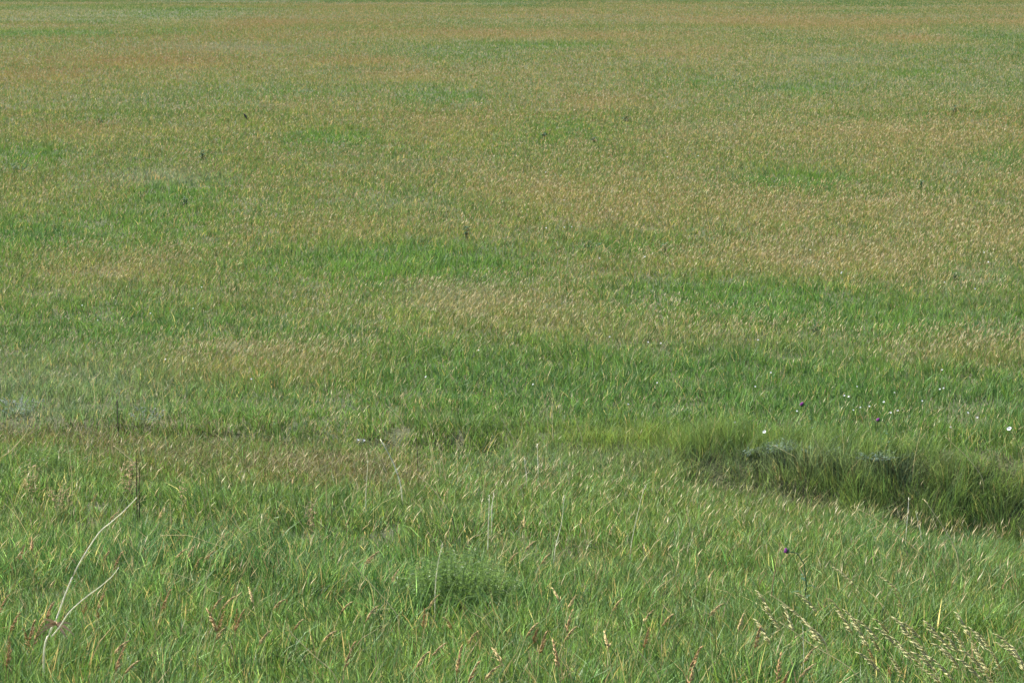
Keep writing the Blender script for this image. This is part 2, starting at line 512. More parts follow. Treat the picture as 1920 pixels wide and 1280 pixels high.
def grow(name, dens0, d0, dmin, dmax, segs, hmin, hmax, w0, label, only=None):
    x, y = scatter(dens0, d0, dmin, dmax, 1.7)
    h = habitat(x, y)
    keep = (h['py'] < 1500) & (rng.random(len(x)) > 0.15 * h['brown']) & (vnoise(x / .33, y / .33, 99) > rng.uniform(0, .42, len(x)) * (y < 34))
    if only: keep &= rng.random(len(x)) < h[only] * 1.3
    for bx, by, brx, bry in CLEAR:
        keep &= (((x - bx) / brx) ** 2 + ((y - by) / bry) ** 2 > np.where(rng.random(len(x)) < .22, 0, rng.uniform(.5, 1.2, len(x))))
    x, y = x[keep], y[keep]
    h = {k: v[keep] for k, v in h.items()}
    n = len(x)
    dep = h['dep']
    clump = fbm(x, y, 0.55, 81, 2)
    hh = rng.uniform(hmin, hmax, n) * (0.15 + 1.7 * clump) * (1 + .15 * h['lush'] + .15 * h['deep'] - .25 * h['brown'] + .2 * h['ditch'])
    ww = w0 * np.maximum(1, dep / d0) ** .72 * rng.uniform(0.6, 1.4, n) * (1 - .3 * h['ditch'])
    face = rng.uniform(0, math.pi, n)
    laz = rng.uniform(-math.pi, math.pi, n) * 0.55 + 12 * fbm(x, y, 0.35, 85, 2) + 0.2
    lean = np.abs(rng.normal(0.08, 0.22, n))
    bend = np.abs(rng.normal(0.12, 0.42, n))
    root = np.stack([x, y, h['z'] - 0.02], 1)
    V, L, S, T, m = ribbons(root, hh, ww, face, laz, lean, bend, segs)
    c = blade_color(h, n)
    me = fast_mesh(name, V, L, S, T, M_GRASS, np.repeat(c, m, 0))
    o = link_mesh(name, me)
    tag(o, label, 'grass', kind='stuff')
    return o

grow('near_grass', 2700, 18, 11.5, 34, 3, 0.08, 0.23, 0.0062, 'green meadow grass on the near bank')
grow('ditch_grass', 1900, 90, 28, 34, 3, 0.12, 0.30, 0.0060, 'dark green dense grass in the shaded ditch', 'ditch')
grow('field_grass', 2100, 18, 33, 110, 2, 0.08, 0.20, 0.0066, 'green and straw coloured grass of the open field')
grow('distant_grass', 1700, 18, 108, 900, 1, 0.10, 0.21, 0.0078, 'green and tan grass at the far end of the field')

# ------------------------------------------------------------------ seed heads of the field, far too many to count
def heads(name, dens0, d0, dmin, dmax, label):
    x, y = scatter(dens0, d0, dmin, dmax, 1.75)
    h = habitat(x, y)
    cl = fbm(x, y, 0.9, 91, 2)
    keep = (((x - CLEAR[0][0]) / .6) ** 2 + ((y - CLEAR[0][1]) / 1.2) ** 2 > 1) & (rng.random(len(x)) < h['tan'] * np.clip(0.3 + 1.5 * (cl - .2), .1, 1.5)) & (h['py'] < 1400)
    x, y = x[keep], y[keep]
    h = {k: v[keep] for k, v in h.items()}
    n = len(x)
    dep = h['dep']
    grow_w = np.maximum(1, dep / d0) ** .75
    H = rng.uniform(0.24, 0.40, n)
    az = rng.normal(0.2, 1.1, n)
    lean = np.abs(rng.normal(0.05, 0.08, n))
    HL = rng.uniform(0.05, 0.10, n)
    HW = rng.uniform(0.005, 0.009, n) * grow_w
    ld = np.stack([np.cos(az), np.sin(az), np.zeros(n)], 1)
    root = np.stack([x, y, h['z'] - 0.02], 1)
    top = root + ld * (H * lean)[:, None]
    top[:, 2] += H
    dirv = ld * (lean * 2.2 + rng.uniform(0, .5, n))[:, None]
    dirv[:, 2] += 1
    dirv /= np.linalg.norm(dirv, axis=1)[:, None]
    tip = top + dirv * HL[:, None]
    tip[:, :] += ld * (HL * 0.25)[:, None]
    mid = top + dirv * (HL * rng.uniform(.3, .5, n))[:, None]
    ang = rng.uniform(0, 2 * math.pi, n)
    V = np.empty((n, 8, 3), np.float32)
    sw = 0.0011 * grow_w ** .8
    sx = np.stack([np.cos(ang), np.sin(ang), np.zeros(n)], 1)
    V[:, 0] = root - sx * sw[:, None]; V[:, 1] = root + sx * sw[:, None]
    V[:, 2] = top
    for k in range(3):
        a = ang + k * 2.0944
        V[:, 3 + k] = mid + np.stack([np.cos(a), np.sin(a), np.zeros(n)], 1) * (HW * .5)[:, None]
    V[:, 6] = tip
    V[:, 7] = top
    pat = [0, 1, 2, 7, 4, 3, 7, 5, 4, 7, 3, 5, 6, 3, 4, 6, 4, 5, 6, 5, 3]
    L = (np.arange(n)[:, None] * 8 + np.array(pat)[None]).ravel()
    T = np.full(n * 7, 3)
    S = np.arange(n * 7) * 3
    u = rng.random((n, 3))
    c = mixc(np.tile(C_TAN, (n, 1)), C_RUST, np.clip(h['rust'] * (.3 + 1.2 * u[:, 0]), 0, 1))
    c = mixc(c, C_PALE, (u[:, 1] < .22 * np.clip(50 / dep, .3, 1) + .35 * sstep(520, 700, h['py'])) * .8)
    c = mixc(c, C_GREY * 1.5, h['grey'] * .6)
    c = mixc(c, C_YELL * 1.3, np.clip(.55 * (u[:, 2] < .25) + .5 * h['yell'], 0, 1))
    far = np.clip(45 / dep, .25, 1)
    c *= 1 + (rng.uniform(-.25, .2, n) * far)[:, None]
    cc = np.repeat(c[:, None], 8, 1)
    cc[:, 0:3] = cc[:, 0:3] * 0.5 + C_GREEN * .6
    me = fast_mesh(name, V.reshape(-1, 3), L, S, T, M_HEADS, cc.reshape(-1, 3))
    o = link_mesh(name, me)
    tag(o, label, 'grass', kind='stuff')

heads('seeding_grass', 620, 34, 15, 620, 'ripe tan and russet seed heads spread through the meadow grass')

# ------------------------------------------------------------------ long thin dry culms left from last year
def culms():
    x, y = scatter(2.4, 60, 15, 42, 0)
    h = habitat(x, y)
    keep = rng.random(len(x)) < (.25 + .9 * np.exp(-((h['py'] - 840) / 75) ** 2)) * (.3 + 1.4 * fbm(x, y, 2.0, 95, 2))
    x, y = x[keep], y[keep]
    h = {k: v[keep] for k, v in h.items()}
    n = len(x)
    root = np.stack([x, y, h['z'] - .02], 1)
    V, L, S, T, m = ribbons(root, rng.uniform(.3, .62, n), rng.uniform(.0028, .0048, n), rng.uniform(-.6, .6, n),
                            np.where(rng.random(n) < .6, math.pi, 0) + rng.normal(0, .5, n), np.abs(rng.normal(.15, .3, n)), rng.normal(.1, .25, n), 5)
    c = mixc(np.tile(C_STRAW * 1.25, (n, 1)), C_PALE, rng.random(n))
    c = mixc(c, C_LIGHT, .8 * (rng.random(n) < .3))
    me = fast_mesh('dry_culms', V, L, S, T, M_HEADS, np.repeat(c, m, 0))
    tag(link_mesh('dry_culms', me), 'thin straw coloured culms sticking out of the grass along the field edge', 'dry grass', kind='stuff')
culms()

# ------------------------------------------------------------------ matted dead thatch on the rim of the cut bank
def thatch():
    x, y = scatter(500, 60, 24, 46, 0)
    h = habitat(x, y)
    keep = rng.random(len(x)) < h['brown'] * 0.6 * (1 - h['ditch'])
    x, y = x[keep], y[keep]
    h = {k: v[keep] for k, v in h.items()}
    n = len(x)
    root = np.stack([x, y, h['z'] + rng.uniform(0, .14, n)], 1)
    V, L, S, T, m = ribbons(root, rng.uniform(.06, .2, n), rng.uniform(.003, .006, n), rng.uniform(0, math.pi, n),
                            rng.uniform(0, 2 * math.pi, n), rng.uniform(.8, 2.2, n), rng.normal(0, .5, n), 2)
    c = mixc(np.tile(C_BROWN, (n, 1)), C_STRAW, rng.random(n) ** 3 * .5)
    me = fast_mesh('dead_thatch', V, L, S, T, M_THATCH, np.repeat(c, m, 0))
    tag(link_mesh('dead_thatch', me), 'brown matted dead grass along the rim of the cut bank', 'dead grass', kind='stuff')
thatch()

# ------------------------------------------------------------------ materials of the single plants
M_BLEACH = plant_material('bleached_stem', False, (0.80, 0.75, 0.63), 0.3, 0.02, 0.5)
M_STRAWSTEM = plant_material('straw_stem', False, (0.66, 0.57, 0.32), 0.3, 0.02, 0.45)
M_OLIVESTEM = plant_material('yellow_green_stem', False, (0.33, 0.33, 0.13), 0.0, 0.04, 0.45)
M_DARKSTEM = plant_material('weathered_dark_stem', False, (0.075, 0.052, 0.036), 0.0, 0.02, 0.6)
M_BROWNSTEM = plant_material('brown_stem', False, (0.26, 0.17, 0.09), 0.0, 0.02, 0.6)
M_PALEHEAD = plant_material('pale_gold_spikelets', False, (0.54, 0.51, 0.25), 0.35, 0.03, 0.5, (1.1, 1.0, .7))
M_TANHEAD = plant_material('tan_spikelets', False, (0.54, 0.41, 0.18), 0.25, 0.03, 0.5, (1.1, 1.0, .7))
M_RUSTHEAD = plant_material('russet_spikelets', False, (0.46, 0.295, 0.125), 0.25, 0.03, 0.5, (1.1, 1.0, .7))
M_GREENSTEM = plant_material('green_stem', False, (0.13, 0.19, 0.06), 0.0, 0.04, 0.4)
M_FEATHER = plant_material('feathery_leaves', False, (0.175, 0.275, 0.090), 0.45, 0.04, 0.45, (1.1, 1.1, .7))
M_FORB = plant_material('dark_leaves', False, (0.058, 0.120, 0.055), 0.25, 0.04, 0.4)
M_SAGE = plant_material('silver_leaves', False, (0.19, 0.26, 0.205), 0.3, 0.02, 0.6, (1, 1, .8))
M_FLUFF = plant_material('grey_white_fluff', False, (0.38, 0.40, 0.35), 0.3, 0.0, 0.6, (1, 1, .9))
M_DRYWEED = plant_material('dry_pinkish_weed', False, (0.36, 0.25, 0.16), 0.1, 0.0, 0.6, (1, 1, .8))
M_PETAL = plant_material('white_petals', False, (0.80, 0.80, 0.78), 0.3, 0.02, 0.5, (1, 1, .95), vary=0.06)
M_PURPLE = plant_material('purple_florets', False, (0.36, 0.10, 0.36), 0.2, 0.0, 0.5, (1, 1, 1))
M_BLACKFEATHER = plant_material('black_feathers', False, (0.012, 0.012, 0.014), 0.0, 0.05, 0.35)
M_BEAK = plant_material('dark_horn', False, (0.05, 0.045, 0.04), 0.0, 0.05, 0.3)

# ------------------------------------------------------------------ nodding seed stalks of the near bank, each a thing
def make_stalk(mat_head, stem_mat, height, lean, nod, hl, nspike, srng):
    """one grass stalk leaning to -X: returns (stem mesh, head mesh, where the middle of the head sits)"""
    st = Shape()
    pts = []
    for k in range(7):
        t = k / 6
        pts.append(np.array([-lean * height * t ** 1.6, 0.012 * math.sin(3 * t), height * t * (1 - .06 * lean * t)]))
    st.tube(pts, [0.0016 * (1 - .45 * k / 6) for k in range(7)], 5)
    hd = Shape()
    p, ang = pts[-1].copy(), math.atan(lean * 1.6)
    ax = [p.copy()]
    n = nspike
    for k in range(n):
        ang += nod / n
        p = p + np.array([-math.sin(ang), 0, math.cos(ang)]) * hl / n
        ax.append(p.copy())
    hd.tube(ax, [0.0012] * len(ax), 4)
    for k in range(1, n + 1):
        t = k / n
        here = ax[k]
        cnt = 5 if t < .7 else 3
        for q in range(cnt):
            a = srng.uniform(0, 2 * math.pi)
            sp = (1 - .7 * t) * srng.uniform(.45, 1.3)
            ax_dir = ax[k] - ax[k - 1]; ax_dir /= np.linalg.norm(ax_dir)
            d = ax_dir * 1.3 + np.array([math.cos(a) * .55, math.sin(a) * .55, -.15]) * sp + np.array([-.35, 0, -.25])
            d /= np.linalg.norm(d)
            foot = here + d * srng.uniform(.002, .012) * (1.3 - t)
            hd.tube([here, foot], [.0006, .0006], 3, cap=False)
            hd.spindle(foot, foot + d * srng.uniform(.024, .042), srng.uniform(.0020, .0034), 4, .35)
    mid = ax[len(ax) // 2]
    return st.mesh('stem', stem_mat), hd.mesh('seed_head', mat_head), mid

def stalk_family(mh, ms, n, lean, nod, hl):
    out = []
    for k in range(n):
        sr = random.Random(hash_seed(mh.name, k))
        out.append(make_stalk(mh, ms, sr.uniform(.34, .42), lean * sr.uniform(.6, 1.4), nod * sr.uniform(.4, 1.3), hl * sr.uniform(.8, 1.25), sr.choice([6, 7, 8]), sr))
    return out

def hash_seed(name, k):
    return sum(ord(c) * (i + 3) for i, c in enumerate(name)) * 31 + k

def plant_stalks(spots, family, rz_mean, rz_spread, label, group, jit, wide=.85):
    pr = random.Random(jit)
    first = None
    for i, (px, py) in enumerate(spots):
        P = hit(px, py, 0.38)
        stem_me, head_me, mid = family[pr.randrange(len(family))]
        rz = pr.gauss(rz_mean, rz_spread)
        ox, oy = mid[0] * math.cos(rz) - mid[1] * math.sin(rz), mid[0] * math.sin(rz) + mid[1] * math.cos(rz)
        bx, by = P[0] - ox, P[1] - oy
        bz = float(ground(bx, by))
        sc = (P[2] - bz) / max(mid[2], .1)
        o = empty('seed_stalk', (bx, by, bz - .01), rz)
        o.scale = (wide, wide, sc)
        tag(o, label, 'grass stalk', group)
        link_mesh('stem', stem_me, o)
        link_mesh('seed_head', head_me, o)

PALE = [(1607 + 0, 1163), (1633, 1177), (1672, 1193), (1698, 1174), (1718, 1181), (1722, 1200), (1738, 1222), (1744, 1240), (1717, 1230), (1700, 1217),
        (1770, 1196), (1790, 1203), (1803, 1197), (1811, 1170), (1792, 1234), (1772, 1250), (1760, 1269), (1830, 1254), (1834, 1236),
        (1843, 1200), (1847, 1239), (1854, 1204), (1836, 1219), (1907, 1225), (1916, 1235), (1858, 1268), (1437, 1127), (1457, 1163),
        (1436, 1183), (1483, 1160), (1520, 1127), (1526, 1180), (1572, 1134), (1591, 1080), (1674, 1093), (1687, 1121), (1590, 1165), (1500, 1150), (1645, 1205), (1660, 1172), (1690, 1252), (1780, 1222), (1872, 1236), (1755, 1180), (1640, 1240), (1620, 1190), (1895, 1205), (1540, 1190)]
RUSSET = [(41, 1037), (60, 1020), (5, 1135), (60, 1182), (73, 1185), (50, 1197), (15, 1232), (27, 1168), (447, 1165), (400, 1165), (222, 1050), (415, 1163), (443, 1158),
          (17, 1210), (223, 1237), (1003, 1190), (1018, 1205), (1068, 1163), (1043, 1228), (1212, 1196), (1298, 1265), (1305, 1233), (1420, 1195),
          (1461, 1248), (1470, 1275), (888, 1262), (860, 1238), (657, 1225), (795, 1160), (313, 1122), (190, 1125), (92, 1143)]
TANS = [(340, 1035), (357, 1036), (372, 1054), (200, 1040), (160, 1137), (183, 1150), (412, 1187), (227, 1210), (247, 1250), (410, 1127), (430, 1127), (470, 1113),
        (497, 1192), (617, 1190), (523, 1130), (823, 1217), (793, 1233), (840, 1166), (887, 1192), (933, 1226), (998, 1180), (1070, 1187), (1137, 1197), (693, 1047),
        (650, 1137), (697, 1147), (812, 1127), (923, 1257), (1090, 977), (993, 1023), (963, 1043), (983, 977), (1023, 1047), (1146, 993), (1043, 1113), (1073, 1127),
        (1158, 1133), (1215, 1153), (1253, 1160), (837, 923), (700, 1043), (1520, 1223), (1513, 1257), (1633, 1227), (1667, 1257), (1342, 1142), (1390, 1163), (1333, 1078),
        (50, 905), (125, 920), (178, 932), (303, 960), (213, 967), (550, 900), (393, 1040), (560, 1170), (740, 1080)]
plant_stalks(PALE, stalk_family(M_PALEHEAD, M_STRAWSTEM, 6, .27, .40, .14), 0.1, .5,
             'pale golden grass stalk with nodding feathery seed head, in the clump at lower right', 'pale golden seed stalks', 3, 1.0)
plant_stalks(RUSSET, stalk_family(M_RUSTHEAD, M_BROWNSTEM, 5, .14, .35, .12), math.pi, 1.2,
             'russet brown grass stalk with narrow dark seed head standing in the nearest green grass', 'russet seed stalks', 4)
plant_stalks(TANS, stalk_family(M_TANHEAD, M_STRAWSTEM, 6, .2, .8, .11), math.pi, .9,
             'tan grass stalk with loose light brown seed head standing in the green near bank', 'tan seed stalks', 5)

# ------------------------------------------------------------------ dry stems lying over and sticking out of the grass
def stem_line(pts_px, w_px, depth=None, away=0.0, h0=0.22, kr=None, sink=True):
    """pixels (base first) -> points at real distance, leaning away from or towards the viewer"""
    bx, by = pts_px[0]
    D = depth if depth is not None else hit(bx, by, h0)[1]
    P = [point_at(px, py, D) for px, py in pts_px]
    z0 = P[0][2]
    out = []
    for p, (px, py) in zip(P, pts_px):
        y = D + away * max(0, p[2] - z0)
        out.append(point_at(px, py, y))
    rad = w_px * 0.64 * D / FPX
    if sink:
        g = float(ground(out[0][0], out[0][1]))
        out = [np.array([out[0][0] + (out[0][0] - out[1][0]) * .15, out[0][1], g - .03])] + out
    n = len(out)
    # resample smoothly
    res = []
    for i in range(n - 1):
        a, b, c, d = out[max(i - 1, 0)], out[i], out[i + 1], out[min(i + 2, n - 1)]
        for k in range(4):
            t = k / 4
            res.append(0.5 * ((2 * b) + (-a + c) * t + (2 * a - 5 * b + 4 * c - d) * t * t + (-a + 3 * b - 3 * c + d) * t ** 3))
    res.append(out[-1])
    m = len(res)
    return res, [rad * (1 - .55 * k / (m - 1)) for k in range(m)], D, out[0]

def local(pts, o):
    return [p - np.array(o) for p in pts]

# the big bleached forked stalk at the left
main, mr, D0, foot = stem_line([(83, 1217), (97, 1177), (107, 1157), (123, 1113), (140, 1073), (160, 1037), (187, 997), (207, 980), (233, 957), (257, 932)], 3.1, None, .15)
side, sr_, _, foot2 = stem_line([(97, 1193), (113, 1173), (130, 1147), (160, 1120), (187, 1100), (210, 1080), (223, 1063)], 2.5, D0 - .12, .1, sink=False)
big = empty('dead_stalk', tuple(foot))
tag(big, 'long bleached white forked stalk arching over the grass at left', 'dead stalk')
Shape().tube(local(main, foot), mr, 7).build('stem', M_BLEACH, big)
Shape().tube(local(side, foot), sr_, 6).build('side_branch', M_BLEACH, big)
lv = Shape()
kn = point_at(105, 1170, D0 - .05)
lr = random.Random(5)
for k in range(9):
    a = lr.uniform(-.5, 3.6)
    lv.leaf(kn - foot, np.array([math.cos(a), -.5 + lr.uniform(-.4, .4), math.sin(a) * .7]), np.array([0, -1, .3]), lr.uniform(.06, .13), lr.uniform(.008, .016), .5, 4)
lv.build('withered_leaf', M_DRYWEED, big)

B, S_, O, K, N = M_BLEACH, M_STRAWSTEM, M_OLIVESTEM, M_DARKSTEM, M_BROWNSTEM
STALKS = [
    ([(412, 1118), (400, 1108), (367, 1090), (333, 1077), (302, 1073)], 1.6, O, 'curved yellow green stalk arching left above the grass beside the big white forked stalk'),
    ([(370, 1217), (378, 1160), (386, 1100), (388, 1073)], 1.5, O, 'thin upright straw stalk in the nearest grass right of the yellow arching stalk'),
    ([(632, 1275), (587, 1227), (547, 1187), (535, 1163)], 2.0, S_, 'straight straw stalk slanting down to the bottom edge left of centre'),
    ([(403, 1010), (393, 947), (383, 895)], 1.5, O, 'slender pale green stalk standing left of the small round feathery plant'),
    ([(462, 1012), (440, 982), (420, 957)], 1.3, S_, 'short straw stem slanting in front of the small round feathery plant'),
    ([(580, 1008), (563, 980), (550, 955)], 1.5, S_, 'short bent straw stem between the small feathery plant and the big feathery bush'),
    ([(427, 1035), (387, 1015), (350, 1003), (300, 1004)], 1.2, S_, 'faint straw stem arching almost flat above the grass near the white forked stalk'),
    ([(915, 1020), (917, 957), (918, 927)], 2.2, B, 'upright bleached stalk, the taller of the pair just right of the feathery bush'),
    ([(922, 960), (923, 945), (926, 925)], 1.8, B, 'short bleached stalk, the shorter of the pair just right of the feathery bush'),
    ([(816, 1106), (822, 1053), (830, 1018)], 1.8, B, 'bleached stalk standing upright in front of the feathery bush'),
    ([(747, 1165), (733, 1137), (707, 1107), (660, 1055)], 1.6, S_, 'long straw stalk slanting down to the right below the feathery bush'),
    ([(686, 927), (688, 895), (690, 863)], 1.8, B, 'upright bleached stalk in the open grass behind the feathery bush on its left'),
    ([(752, 914), (737, 867), (713, 823)], 2.2, B, 'bent bleached stalk leaning left at the edge of the field behind the bush'),
    ([(847, 970), (820, 927), (795, 900), (777, 885)], 1.6, S_, 'long straw stalk curving down to the right just behind the feathery bush'),
    ([(1030, 977), (1012, 955), (993, 932)], 1.2, S_, 'short straw stem slanting right of the pair of bleached stalks'),
    ([(1040, 1035), (1053, 980), (1058, 928)], 1.5, B, 'thin bleached stalk standing right of the feathery bush'),
    ([(1183, 1025), (1197, 957), (1205, 925), (1212, 908)], 1.4, B, 'thin bleached stalk leaning right in the near grass where the dark ditch begins'),
    ([(1190, 1085), (1220, 1030), (1270, 960)], 1.4, O, 'long yellow green stem leaning right between the feathery bush and the thistle'),
    ([(1236, 1279), (1220, 1247), (1187, 1207), (1170, 1167)], 2.0, S_, 'straw stalk bending down to the bottom edge right of centre'),
    ([(1110, 970), (1150, 935)], 1.2, S_, 'short thin straw stem leaning right, in the grass near the start of the ditch'),
    ([(1549, 1208), (1510, 1167), (1475, 1135), (1442, 1113)], 2.3, S_, 'stout straw stalk slanting down to the right below the purple thistle'),
    ([(1447, 1110), (1455, 1060), (1460, 1035), (1463, 1015)], 1.8, N, 'brown weathered stalk standing just left of the nearest purple thistle'),
    ([(1612, 1271), (1520, 1207), (1490, 1184), (1462, 1166)], 1.5, S_, 'long thin straw stem slanting through the pale golden seed heads to the bottom'),
    ([(1735, 1054), (1710, 1023), (1673, 995), (1650, 977), (1605, 951)], 1.7, S_, 'long straw stalk arching across the left part of the dark ditch'),
    ([(1797, 1055), (1787, 1020), (1763, 980), (1733, 936)], 2.0, S_, 'straight straw stalk slanting across the dark ditch near the right'),
    ([(1699, 1000), (1702, 965), (1704, 932)], 1.3, B, 'thin grey upright stem standing in the middle of the dark ditch'),
    ([(1727, 1008), (1722, 980), (1717, 958)], 1.3, B, 'short grey stem leaning left beside the upright stem in the ditch'),
    ([(1302, 1020), (1293, 985), (1288, 950)], 1.4, S_, 'thin straw stem at the near lip left of the dark ditch'),
    ([(1507, 1236), (1506, 1200), (1505, 1172)], 1.4, B, 'short upright bleached stem among the pale golden seed heads'),
    ([(1652, 1050), (1642, 1015), (1630, 985)], 1.2, S_, 'thin straw stem on the near lip below the arching ditch stalk'),
    ([(0, 863), (20, 845), (50, 810), (67, 773), (83, 738)], 1.9, S_, 'tall straw stalk leaning right at the far left edge of the field'),
    ([(187, 850), (190, 810), (192, 773), (203, 738)], 1.5, S_, 'tall thin straw stem standing in the rough strip at left'),
    ([(291, 860), (289, 825), (288, 795)], 1.5, O, 'short upright yellow green stem in the rough strip right of the dark stalk pair'),
    ([(388, 846), (386, 800), (385, 758)], 1.3, O, 'thin upright stem at the olive strip, left of the bent straw stalks'),
    ([(258, 879), (235, 853), (213, 836)], 2.0, S_, 'pale straw stalk slanting down to the pair of dark stalks'),
    ([(450, 860), (425, 832), (408, 816)], 1.4, S_, 'straw stem slanting down to the right in the olive strip'),
    ([(612, 923), (610, 900), (593, 877), (557, 842)], 1.9, S_, 'straw stalk with a sharp bend at the olive strip behind the bushes'),
    ([(384, 946), (372, 900), (362, 866)], 1.4, O, 'pale green stem leaning left just above the small feathery plant'),
    ([(755, 792), (740, 775), (728, 762)], 1.2, S_, 'short straw stem slanting in the pale tuft at the near edge of the field'),
    ([(715, 792), (707, 760), (698, 732)], 1.2, S_, 'thin straw stem leaning left in the pale tuft at the field edge'),
    ([(832, 875), (820, 827), (803, 790), (790, 756)], 1.5, S_, 'long thin straw stem leaning left in the middle of the field edge'),
    ([(963, 825), (947, 797), (928, 762)], 1.4, S_, 'straw stem leaning left in the bright green strip at the field edge'),
    ([(1036, 810), (1036, 775), (1035, 745)], 1.4, S_, 'upright straw stem, right one of the upright pair at the green field edge'),
    ([(1028, 806), (1025, 775), (1020, 752)], 1.4, S_, 'slightly leaning straw stem, left one of the upright pair at the field edge'),
    ([(987, 893), (985, 875), (983, 858)], 1.6, B, 'short bleached stem standing in the brown strip behind the bush'),
    ([(1009, 882), (1008, 855), (1008, 832)], 1.2, B, 'thin bleached upright stem beside the short one in the brown strip'),
    ([(753, 889), (770, 873), (787, 856)], 1.2, S_, 'thin straw stem leaning right in the olive strip behind the feathery bush'),
    ([(1091, 822), (1084, 800), (1077, 778)], 1.2, S_, 'short straw stem leaning left at the field edge right of the upright pair'),
    ([(1539, 849), (1530, 830), (1523, 812)], 1.4, S_, 'straw stem leaning left in the silver sage on the ditch rim'),
    ([(1494, 861), (1475, 848), (1453, 836)], 1.2, S_, 'straw stem lying slantwise in front of the bluest sage clump'),
    ([(1582, 843), (1580, 820), (1578, 795)], 1.2, S_, 'upright straw stem rising between the two sage clumps'),
    ([(1634, 815), (1630, 795), (1626, 770)], 1.2, S_, 'thin straw stem under the small thistle on the far side of the ditch'),
    ([(1841, 895), (1813, 857), (1790, 835), (1773, 819)], 1.6, S_, 'long straw stalk slanting down to the right on the far rim of the ditch'),
    ([(1824, 866), (1812, 840), (1800, 816)], 1.3, S_, 'shorter straw stem beside the long slanting stalk on the far rim'),
    ([(1713, 872), (1720, 835), (1728, 802)], 1.4, S_, 'straw stem leaning right on the far rim of the ditch'),
    ([(1919, 860), (1910, 835), (1897, 809)], 1.5, S_, 'straw stem leaning left at the right edge below the largest white flower'),
    ([(257, 960), (256, 910), (256, 858)], 2.0, K, 'black weathered upright stalk, the taller of the dark pair by the white stalk tip'),
    ([(261, 945), (261, 905), (262, 876)], 1.8, K, 'black weathered stalk, the shorter of the dark pair by the white stalk tip'),
    ([(221, 796), (220, 770), (220, 748)], 2.2, K, 'single dark brown upright stalk in the rough strip at left'),
    ([(783, 862), (782, 840), (780, 820)], 1.8, K, 'single dark upright stalk in the olive strip behind the feathery bush'),
]
sr0 = random.Random(77)
for pts, w, m, lab in STALKS:
    P, rr, D, ft = stem_line(pts, w, None, sr0.uniform(-.3, .5))
    o = empty('dry_stalk' if m is not K else 'dark_stalk', tuple(ft))
    tag(o, lab, 'dry stem', 'dry stems standing out of the grass')
    Shape().tube(local(P, ft), rr, 5).build('stem', m, o)
    # a frayed tip: broken twiglets or a few spent spikelets
    tip, before = np.array(P[-1]) - ft, np.array(P[-4]) - ft
    d = (tip - before) / (np.linalg.norm(tip - before) + 1e-9)
    fr = Shape()
    sz = D / 30
    for k in range(4):
        q = tip - d * sr0.uniform(0, .10) * sz
        e = d + np.array([sr0.uniform(-.7, .7), sr0.uniform(-.5, .5), sr0.uniform(-.3, .5)])
        e = e / np.linalg.norm(e)
        fr.tube([q, q + e * sr0.uniform(.02, .05) * sz], [rr[-1] * .7, rr[-1] * .35], 4)
    fr.build('twig', m, o)

# ------------------------------------------------------------------ bushes, weeds
def feathery(px, py_base, width_px, height_px, nst, label, seed):
    r = random.Random(seed)
    P = hit(px, py_base, 0.17)
    D = P[1] + .05
    g = np.array([P[0], D, float(ground(P[0], D))])
    W, H = width_px * D / FPX * .5, height_px * D / FPX * 1.0 + .12
    o = empty('feathery_bush', tuple(g))
    tag(o, label, 'bush')
    st, fo = Shape(), Shape()
    for k in range(nst):
        a, q = r.uniform(0, 2 * math.pi), math.sqrt(r.random())
        top = np.array([math.cos(a) * q * W, math.sin(a) * q * W * .7, H * (1.0 - .5 * q * q) * r.uniform(.5, 1.2)])
        bas = np.array([top[0] * .35, top[1] * .35, 0])
        midp = (bas * .5 + top * .5) + np.array([top[0] * .18, top[1] * .18, H * .05])
        st.tube([bas, midp, top], [.0022, .0016, .0008], 4)
        for j in range(44):
            t = r.uniform(.3, 1) ** .8
            c = bas * (1 - t) ** 2 + 2 * midp * t * (1 - t) + top * t * t
            dd = np.array([r.gauss(0, 1), r.gauss(0, 1), r.gauss(.35, .8)])
            dd /= np.linalg.norm(dd)
            fo.leaf(c, dd, np.array([r.gauss(0, 1), r.gauss(0, 1), .4]), r.uniform(.014, .030), r.uniform(.003, .0055), .2, 2)
    st.build('stem', M_GREENSTEM, o)
    fo.build('foliage', M_FEATHER, o, False)

feathery(855, 1102, 250, 84, 300, 'large rounded feathery green bush on the near bank with bare dark base', 1)
feathery(487, 1004, 110, 54, 80, 'small rounded feathery green plant left of the larger feathery bush', 2)
feathery(88, 868, 120, 50, 80, 'low bright feathery green plant at the far left beside the leaning straw stalk', 3)

